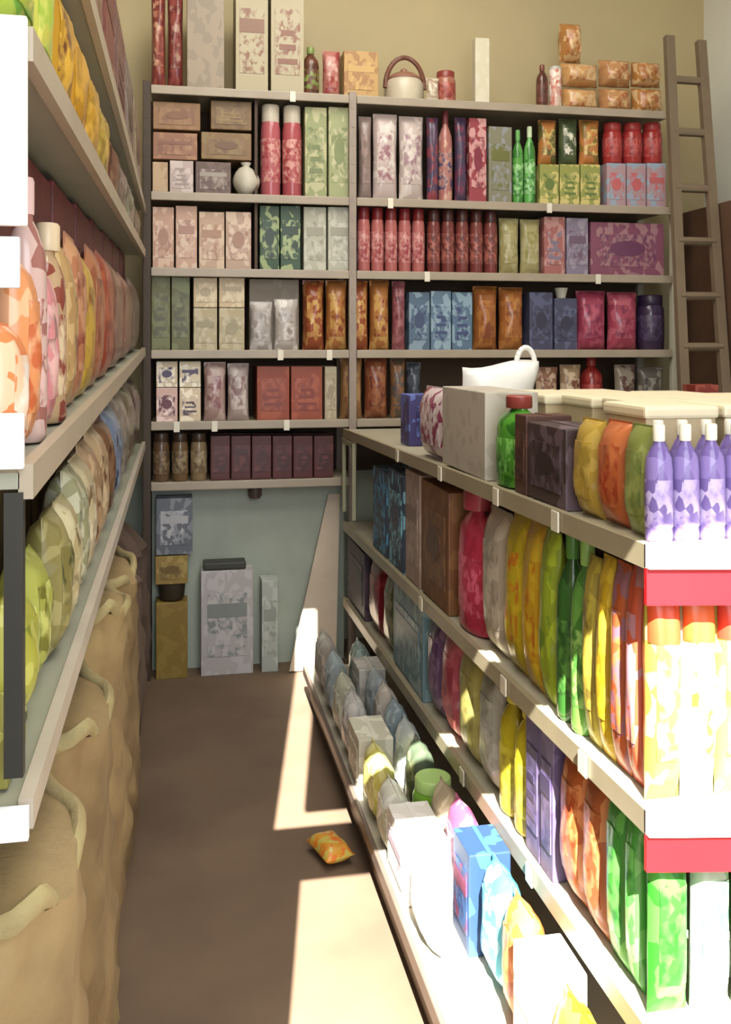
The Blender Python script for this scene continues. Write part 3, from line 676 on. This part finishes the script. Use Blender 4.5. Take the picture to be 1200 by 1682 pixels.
gon('P', 950, 970, .29, T2, ('8c7c34', 'a8983c', '6c5c28'), 'khaki packet on the middle shelf right of the green bottles')
gon('P', 972, 992, .30, T2, ('ac8c1c', 'c4a42c', '8c741c'), 'gold packet on the middle shelf near the gondola corner')
gon('P', 994, 1018, .30, T2, ('a4502c', '8c5c68', 'bc6c38'), 'rust packet on the middle shelf near the gondola corner')
gon('P', 1020, 1040, .31, T2, ('ae4a30', '9c6c74', 'c4744c'), 'coral packet second from the gondola corner on the middle shelf')
# second tier, near end: bottles facing the viewer
for k in range(8):
    cc = [('b8a840', 'd0c878', 'c06838'), ('c0b48c', 'ccc4a0', 'a89030'), ('b4ac50', 'd4cc84', '9c8838')][k % 3]
    pouch(.056, .055, .325, *cc, (XG + .043 + k * .058, YG0 + .040, gz(T2, YG0) + .001), 0,
           'pale yellow packet with orange top on the near end shelf, ' + ('at the corner', 'second from the corner', 'third from the corner', 'fourth from the corner', 'fifth from the corner', 'sixth from the corner', 'seventh from the corner', 'farthest right')[k], header=('cc4a28', 'd0602c', 'c8402c')[k % 3])
# third tier, far to near
gon('C', 566, 598, .24, T3, ('3c3040', '54404c', '2c2834'), 'blackish carton at the far end of the lower gondola shelf')
gon('P', 600, 622, .25, T3, ('7c2028', 'a03c44', '5c1820'), 'dark red packet on the lower gondola shelf')
gon('P', 624, 642, .24, T3, ('5c5c3c', '8c8468', '44442c'), 'dark olive packet on the lower shelf beside the dark red one')
gon('C', 644, 694, .25, T3, ('64808a', '8aa0a4', '54646c'), 'blue-grey carton on the lower gondola shelf')
gon('P', 696, 716, .25, T3, ('5c4464', '78607c', '4a3050'), 'dull purple packet on the lower shelf beside the blue-grey carton')
gon('P', 718, 742, .25, T3, ('9c4854', 'b05c64', '843440'), 'rose red packet on the lower gondola shelf')
gon('P', 744, 776, .25, T3, ('938a4c', 'a09858', '7c7440'), 'olive packet on the lower gondola shelf beside the rose one')
gon('P', 778, 806, .25, T3, ('8c8878', '9c988a', '747064'), 'stone grey packet on the lower gondola shelf')
gon('B', 810, 833, .26, T3, ('a8981f', 'c0b034', '94801c'), 'yellow bottle on the lower shelf, left of two', d=.06, capc='b0a02c')
gon('B', 834, 858, .26, T3, ('b0a024', 'c8b83c', '948420'), 'yellow bottle on the lower shelf, right of two', d=.06, capc='b0a02c')
gon('C', 861, 884, .26, T3, ('54486c', '64587c', '443a5a'), 'dull violet carton on the lower shelf, left of two', d=.1)
gon('C', 885, 906, .26, T3, ('584a6e', '6a5c80', '443a5a'), 'dull violet carton on the lower shelf, right of two', d=.1)
gon('P', 909, 946, .26, T3, ('a4542c', 'c47c4c', '8c3c20'), 'orange-brown packet on the lower gondola shelf, left of two')
gon('P', 947, 983, .26, T3, ('9c5430', 'bc7c50', '84401f'), 'orange-brown packet on the lower gondola shelf, right of two')
gon('P', 986, 1018, .27, T3, ('3c8434', '5ca44c', '2c6a2c'), 'vivid green packet on the lower shelf, second from the corner')
gon('P', 1020, 1039, .27, T3, ('44943c', '64ac54', '2c7430'), 'vivid green packet on the lower shelf at the gondola corner')
for k in range(6):
    pouch(.064, .05, .255, *((('2c7c24', '4c9c3c', '1f641c'), ('a4b8a0', '7ca880', '4c8c6c'))[k % 2]), (XG + .048 + k * .07, YG0 + .034, gz(T3, YG0) + .001), 0,
          ('light green packet' if k % 2 == 0 else 'white packet with green print') + ' under the lower red trim, ' + ('first', 'first', 'second', 'second', 'third', 'third')[k] + ' from the corner')
# deck, far to near
gon('P', 512, 527, .19, DK, ('a8a098', 'c0bab0', '84807c'), 'pale grey packet at the far end of the gondola base deck')
gon('P', 528, 541, .19, DK, ('94a0a4', 'b0bcc0', '707c84'), 'blue-grey packet near the far end of the base deck')
gon('P', 542, 555, .18, DK, ('a8a894', 'c8c8b8', '848474'), 'greenish white packet on the base deck')
gon('P', 556, 569, .18, DK, ('b0aca8', 'ccc8c4', '6c6c6c'), 'silver-grey packet in the middle of the base deck')
gon('C', 570, 588, .15, DK, ('bcb8a4', 'd4d0c0', '94907c'), 'cream carton on the base deck in front of the lime jars')
gon('P', 589, 612, .16, DK, ('c4bc64', 'd8d08c', 'a8a04c'), 'pale yellow packet on the base deck')
gon('P', 613, 632, .15, DK, ('cccabc', 'dcdad0', 'b0ae94'), 'white packet on the base deck beside the pale yellow one')
gon('C', 634, 662, .15, DK, ('d4d0c8', 'e0dcd8', 'b8a8b4'), 'white carton on the base deck at the lit end')
gon('P', 664, 700, .16, DK, ('c8d4d4', 'e0e4e0', '9cc4c8'), 'white packet with aqua print on the lit end of the base deck')
def deck(kind, px, py, w_, h, cs, label, rot=-pi / 2 + .0, **kw):
    """goods standing farther back on the base deck; px,py is the photo position of their foot"""
    zb = DK + .0008; d = ray(px, py); t = (zb - H) / d.z; p = Vector((0, 0, H)) + d * t
    KIND[kind](w_, kw.pop('d', .06), h, *cs, (p.x, p.y, zb), rot, label, **kw)
# second row on the deck
Y = 1.36
row2 = [('P', .11, .20, ('a89820', 'c0b040', '847414'), 'yellow packet nearest the viewer in the inner row of the base deck'),
        ('C', .12, .20, ('d4d4cc', 'e4e4dc', 'a8c0b8'), 'white carton in the inner row of the base deck beside the yellow packet'),
        ('P', .10, .22, ('c86c34', 'd88c54', 'a84c24'), 'orange packet in the inner row of the base deck'),
        ('P', .12, .22, ('4cacc4', '9cd4e0', '3484b4'), 'light blue packet in the inner row of the base deck beside the orange one'),
        ('C', .12, .21, ('243c64', '345480', '6c2440'), 'navy box in the inner row of the base deck'),
        ('P', .12, .22, ('9c4c6c', 'c890a8', '5c2c4c'), 'plum packet in the inner row of the base deck'),
        ('P', .12, .20, ('9c8c74', 'b4a48c', '6c5c4c'), 'tan packet in the inner row of the base deck'),
        ('J', .11, .17, ('6c9c2c', 'b4d88c', '4c7c24'), 'lime green jar in the inner row of the base deck'),
        ('P', .12, .20, ('54604c', '7c846c', '3c4434'), 'dark green packet in the inner row of the base deck'),
        ('P', .13, .2, ('a8b0b0', 'c4c8c8', '84908c'), 'light grey packet in the inner row, beyond the dark green one'),
        ('P', .13, .2, ('7c8c94', '9cacb4', '5c6c74'), 'steel blue packet in the inner row of the base deck'),
        ('P', .13, .2, ('b0a8a0', 'c8c0b8', '8c8078'), 'pale taupe packet in the inner row of the base deck'),
        ('P', .13, .2, ('8c9498', 'a8b0b4', '6c7478'), 'dull grey packet far along the inner row of the base deck'),
        ('C', .14, .18, ('9c9890', 'b4b0a8', '7c7870'), 'grey carton far along the inner row of the base deck'),
        ('P', .14, .2, ('74847c', '98a49c', '54645c'), 'grey-green packet at the far end of the inner row')]
for kd, ww, hh, cs, lb in row2:
    if kd == 'J': KIND[kd](ww * .95, ww * .95, hh, *cs, (XD + .15, Y + ww / 2, DK + .0008), -pi / 2, lb, capc='a8c878')
    else: KIND[kd](ww * .97, .09 if kd == 'C' else .07, hh, *cs, (XD + .15, Y + ww / 2, DK + .0008), -pi / 2, lb)
    Y += ww + .012
# things lying by the kick plate on the floor
p = onY(566, 1395, 2.55)
def floorpt(px, py):
    d = ray(px, py); return Vector((0, 0, H)) + d * (-H / d.z)
p = floorpt(572, 1405)
rt = empty('snack_bag', (p.x - .05, p.y, .028), .3); tag(rt, 'orange and yellow bag lying on the floor against the gondola kick plate', 'bag')
bm = pillow(.085, .05, .13, seed=5); bmesh.ops.rotate(bm, cent=(0, 0, 0), matrix=Matrix.Rotation(-pi / 2, 3, 'X'), verts=bm.verts)
bmesh.ops.translate(bm, vec=(0, -.065, 0), verts=bm.verts)
obj('body', bm, printed('c08a2c', 'c8602c', 'b4a450', 30), rt, True)

# ------------------------------------------------------------------ left rack
XF = -.145; YL0, YL1 = .97, 3.97; DL = .42
LS = [(1.257, 1.37, 'm'), (1.686, 1.772, 'u'), (.93, .985, 'l'), (1.96, 1.955, 't')]
def lz(k, Y):
    a, b, _ = LS[k]; return a + (b - a) * (Y - YL0) / (YL1 - YL0)
lr = empty('side_shelf_rack', (XF, YL0, 0)); tag(lr, 'long metal shelving rack down the left side of the aisle', 'shelving')
def lp(n, bm, m, par=None):
    bmesh.ops.translate(bm, vec=(-XF, -YL0, 0), verts=bm.verts); return obj(n, bm, m, par or lr)
for k in range(4):
    s = lp('shelf_board', sloped(XF - DL, XF - .01, YL0, YL1, lz(k, YL0), lz(k, YL1), .016), plain('8f9080', .45))
    lp('front_lip', sloped(XF - .011, XF + .003, YL0, YL1, lz(k, YL0) + .008, lz(k, YL1) + .008, .034 if k != 2 else .03), plain('a09480' if k != 2 else 'aaa092', .4), s)
lp('end_cover', span((XF - .3, YL0 - .014, 1.497), (XF - .001, YL0 - .004, 1.70), .002), plain('e8e8e4', .4))
lp('end_cover', span((XF - .3, YL0 - .014, 1.262), (XF - .004, YL0 - .004, 1.316), .002), plain('e4e6ea', .4))
lp('price_ticket', span((XF - .2, YL0 - .018, .905), (XF + .001, YL0 - .010, .937), .001), plain('dfe3ea', .5))
lp('end_cover', span((XF - .3, YL0 - .01, 1.437), (XF - .008, YL0 - .004, 1.487), .002), plain('c8ccd2', .4))
for y in (YL0 + .02, 2.4, YL1 - .01):
    lp('upright', span((XF - DL - .02, y - .02, 0), (XF - DL + .012, y + .02, 2.2)), plain('4a3d30', .6))
lp('front_post', span((XF - .024, YL0 - .003, .96), (XF - .006, YL0 + .011, 1.238)), plain('23221c', .5))
lp('back_panel', span((XF - DL - .035, YL0, .1), (XF - DL - .022, YL1, 2.2)), plain('43352a', .8))
def left(kind, ya, yb, h, k, cs, label, n=1, group=None, d=None, inset=.012, cat=None, **kw):
    L = (yb - ya) / n
    for i in range(n):
        y = ya + L * (i + .5); zb = max(lz(k, y - L / 2), lz(k, y + L / 2)) + .0008
        ww = L * .96
        if kind in 'BJN': dd = d or min(ww, .1)
        else: dd = d or (.15 if kind == 'C' else min(.08, L * .6))
        kws = dict(kw)
        if cat: kws['cat'] = cat
        lb = label if isinstance(label, str) else label[i]
        KIND[kind](ww, dd, h, *cs, (XF - inset - dd / 2, y, zb), pi / 2, lb, group=group, **kws)
# upper shelf (k=1): bags
left('P', .985, 1.13, .215, 1, ('8a9c34', '5c8c2c', 'c8c05c'), 'yellow-green bag nearest the viewer on the upper left shelf', cat='bag', d=.06)
left('P', 1.14, 1.29, .215, 1, ('b0b048', '94ac3c', 'd0c868'), 'lime yellow bag on the upper left shelf, second from the viewer', cat='bag', d=.06)
left('P', 1.34, 1.52, .20, 1, ('a87c14', 'c89c34', '5c2c10'), 'golden yellow bag on the upper left shelf, third from the viewer', cat='bag')
left('P', 1.53, 1.74, .20, 1, ('a8780c', 'c4942c', '8c6410'), 'amber bag on the upper left shelf, fourth from the viewer', cat='bag')
left('P', 1.75, 1.98, .20, 1, ('b0841c', 'c89c3c', '94700c'), 'golden bag on the upper left shelf, fifth from the viewer', cat='bag')
left('P', 1.99, 2.25, .19, 1, ('a88c34', 'b89c4c', '846c1c'), 'dull gold bag on the upper left shelf, sixth from the viewer', cat='bag')
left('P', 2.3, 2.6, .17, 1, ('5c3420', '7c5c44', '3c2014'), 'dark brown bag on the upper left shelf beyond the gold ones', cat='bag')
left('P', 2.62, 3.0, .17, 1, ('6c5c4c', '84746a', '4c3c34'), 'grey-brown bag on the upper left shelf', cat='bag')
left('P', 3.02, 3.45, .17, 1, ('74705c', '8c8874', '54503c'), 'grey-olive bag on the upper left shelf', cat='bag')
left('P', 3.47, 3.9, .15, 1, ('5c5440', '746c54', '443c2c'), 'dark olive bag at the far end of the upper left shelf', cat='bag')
# topmost shelf (k=3)
for i, (ya, yb, cs, lb) in enumerate(((1.5, 1.72, ('6c4434', '7c5444', '54302a'), 'brown carton on the topmost left shelf, nearest the viewer'), (1.74, 2.0, ('704c3e', '80604e', '5c3428'), 'grey-brown carton on the topmost left shelf'),
        (2.02, 2.35, ('642420', '783c34', '541c18'), 'dark red carton on the topmost left shelf'), (2.37, 2.8, ('5c3834', '745048', '4c2420'), 'plum-brown carton on the topmost left shelf'),
        (2.82, 3.3, ('6c5c54', '7c7068', '54443c'), 'taupe carton on the topmost left shelf'), (3.32, 3.9, ('7c6c58', '8c7c68', '5c4c3c'), 'khaki carton at the far end of the topmost left shelf'))):
    left('C', ya, yb, .28, 3, cs, lb)
# middle shelf (k=0): burgundy cartons behind, small bright packets in front
burg = ['first', 'second', 'third', 'fourth', 'fifth', 'sixth', 'seventh', 'eighth']
for i in range(8):
    y = 1.0 + i * .365
    left('C', y, y + .35, .375, 0, ('5a181c', '68222a', '480f14'), 'burgundy carton in the back row of the middle left shelf, %s from the viewer' % burg[i], inset=.075, d=.2, detail=False)
fr2 = [(.985, 1.07, .112, 'P', ('c87848', 'd8b090', 'd8d0c4'), 'orange and white packet nearest the viewer on the middle left shelf'),
       (1.075, 1.15, .17, 'P', ('c88454', 'd8a47c', 'b45c34'), 'apricot packet second from the viewer on the middle left shelf'),
       (1.155, 1.215, .25, 'B', ('b89c94', 'c8a8a4', '8c5c54'), 'tall pale pink bottle on the middle left shelf'),
       (1.225, 1.32, .17, 'P', ('c07c80', 'd0a4a0', '8c6c64'), 'rose packet on the middle left shelf'),
       (1.33, 1.43, .22, 'B', ('a88c6c', 'c8b494', '7c3c30'), 'beige bottle on the middle left shelf beside the rose packet'),
       (1.44, 1.55, .2, 'P', ('a48454', 'bca070', '745438'), 'sand-coloured packet on the middle left shelf'),
       (1.56, 1.70, .22, 'P', ('a06848', 'b88864', '7c3c2c'), 'copper packet on the middle left shelf'),
       (1.71, 1.88, .2, 'P', ('a4842c', 'b4943c', '7c4c24'), 'ochre packet on the middle left shelf'),
       (1.89, 2.1, .22, 'P', ('8c5438', 'a46c4c', '6c3424'), 'russet packet on the middle left shelf'),
       (2.12, 2.4, .22, 'P', ('8c3c28', 'a05438', '6c281c'), 'brick red packet on the middle left shelf'),
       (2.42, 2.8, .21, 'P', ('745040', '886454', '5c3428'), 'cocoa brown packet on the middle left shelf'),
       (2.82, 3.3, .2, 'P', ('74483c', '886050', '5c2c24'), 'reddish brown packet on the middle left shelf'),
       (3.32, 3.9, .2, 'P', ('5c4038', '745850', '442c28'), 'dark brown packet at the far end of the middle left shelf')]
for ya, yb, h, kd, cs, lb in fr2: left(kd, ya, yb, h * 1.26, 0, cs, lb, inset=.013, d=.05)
# lower shelf (k=2)
lo = [(1.0, 1.12, .06, 'C', ('8c8844', 'b4b45c', '3c4c2c'), 'flat olive box nearest the viewer on the lower left shelf'),
      (1.13, 1.24, .15, 'P', ('a0a044', 'b4b45c', '7c8434'), 'acid green packet on the lower left shelf'),
      (1.25, 1.36, .17, 'P', ('9ca04c', 'b8bc6c', '6c6c2c'), 'yellow-green packet on the lower left shelf, beside the acid green one'),
      (1.37, 1.48, .2, 'P', ('7c7444', '948c5c', '4c4c2c'), 'moss brown packet on the lower left shelf'),
      (1.49, 1.6, .2, 'P', ('a89c74', 'c0b894', '6c5c3c'), 'straw-coloured packet on the lower left shelf'),
      (1.61, 1.73, .23, 'P', ('8c8c6c', 'b4b49c', '54543c'), 'sage packet on the lower left shelf'),
      (1.74, 1.87, .23, 'P', ('b0a484', 'c8c0a4', '745c44'), 'cream packet on the lower left shelf'),
      (1.88, 2.02, .24, 'P', ('94785c', 'b09878', '5c3c2c'), 'light brown packet on the lower left shelf'),
      (2.03, 2.2, .25, 'P', ('a48c6c', 'bca888', '6c4c34'), 'buff packet on the lower left shelf'),
      (2.21, 2.42, .25, 'P', ('6c4c34', '84644c', '4c3020'), 'chocolate brown packet on the lower left shelf'),
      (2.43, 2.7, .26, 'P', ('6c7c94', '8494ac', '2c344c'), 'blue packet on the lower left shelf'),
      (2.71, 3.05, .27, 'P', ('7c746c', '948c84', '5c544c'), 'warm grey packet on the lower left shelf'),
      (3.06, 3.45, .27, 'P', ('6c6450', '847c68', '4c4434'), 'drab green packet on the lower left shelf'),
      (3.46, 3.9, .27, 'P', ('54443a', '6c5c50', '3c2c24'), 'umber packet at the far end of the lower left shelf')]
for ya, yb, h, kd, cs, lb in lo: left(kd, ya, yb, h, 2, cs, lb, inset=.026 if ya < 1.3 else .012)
for i in range(7):
    y = 1.25 + i * .38
    left('C', y, y + .36, .25, 2, ('5c4c30', '6c5c3c', '44381f'), 'drab brown carton in the back row of the lower left shelf, %s from the viewer' % burg[i], inset=.15, d=.18, detail=False)

# ------------------------------------------------------------------ sacks on the floor below the left rack
sk = [(1.12, .40, .82, '75603f', '958059', False, 'open tan sack nearest the viewer under the left rack'),
      (1.60, .40, .80, '6c5839', '8c7650', False, 'open tan sack second from the viewer under the left rack'),
      (2.08, .40, .84, '7c6646', '998459', False, 'open tan sack third from the viewer under the left rack'),
      (2.56, .40, .80, '745e40', '917b54', False, 'open tan sack fourth from the viewer under the left rack'),
      (3.03, .40, .86, '564438', '6c5848', True, 'tied dark brown sack under the left rack beyond the tan ones'),
      (3.50, .40, .88, '483830', '604c40', True, 'tied dark brown sack at the far end under the left rack')]
for y, dd, h, c1, c2, nk, lb in sk:
    sack(.40, dd, h, c1, c2, (-.322, y, 0), 0, lb, neck=nk, name='sack')

import collections
_c = collections.Counter((o['label']) for o in ALL if not o.get('group'))
for k, v in _c.items():
    if v > 1: print('DUPLABEL', v, k)
print('THINGS', len(ALL))
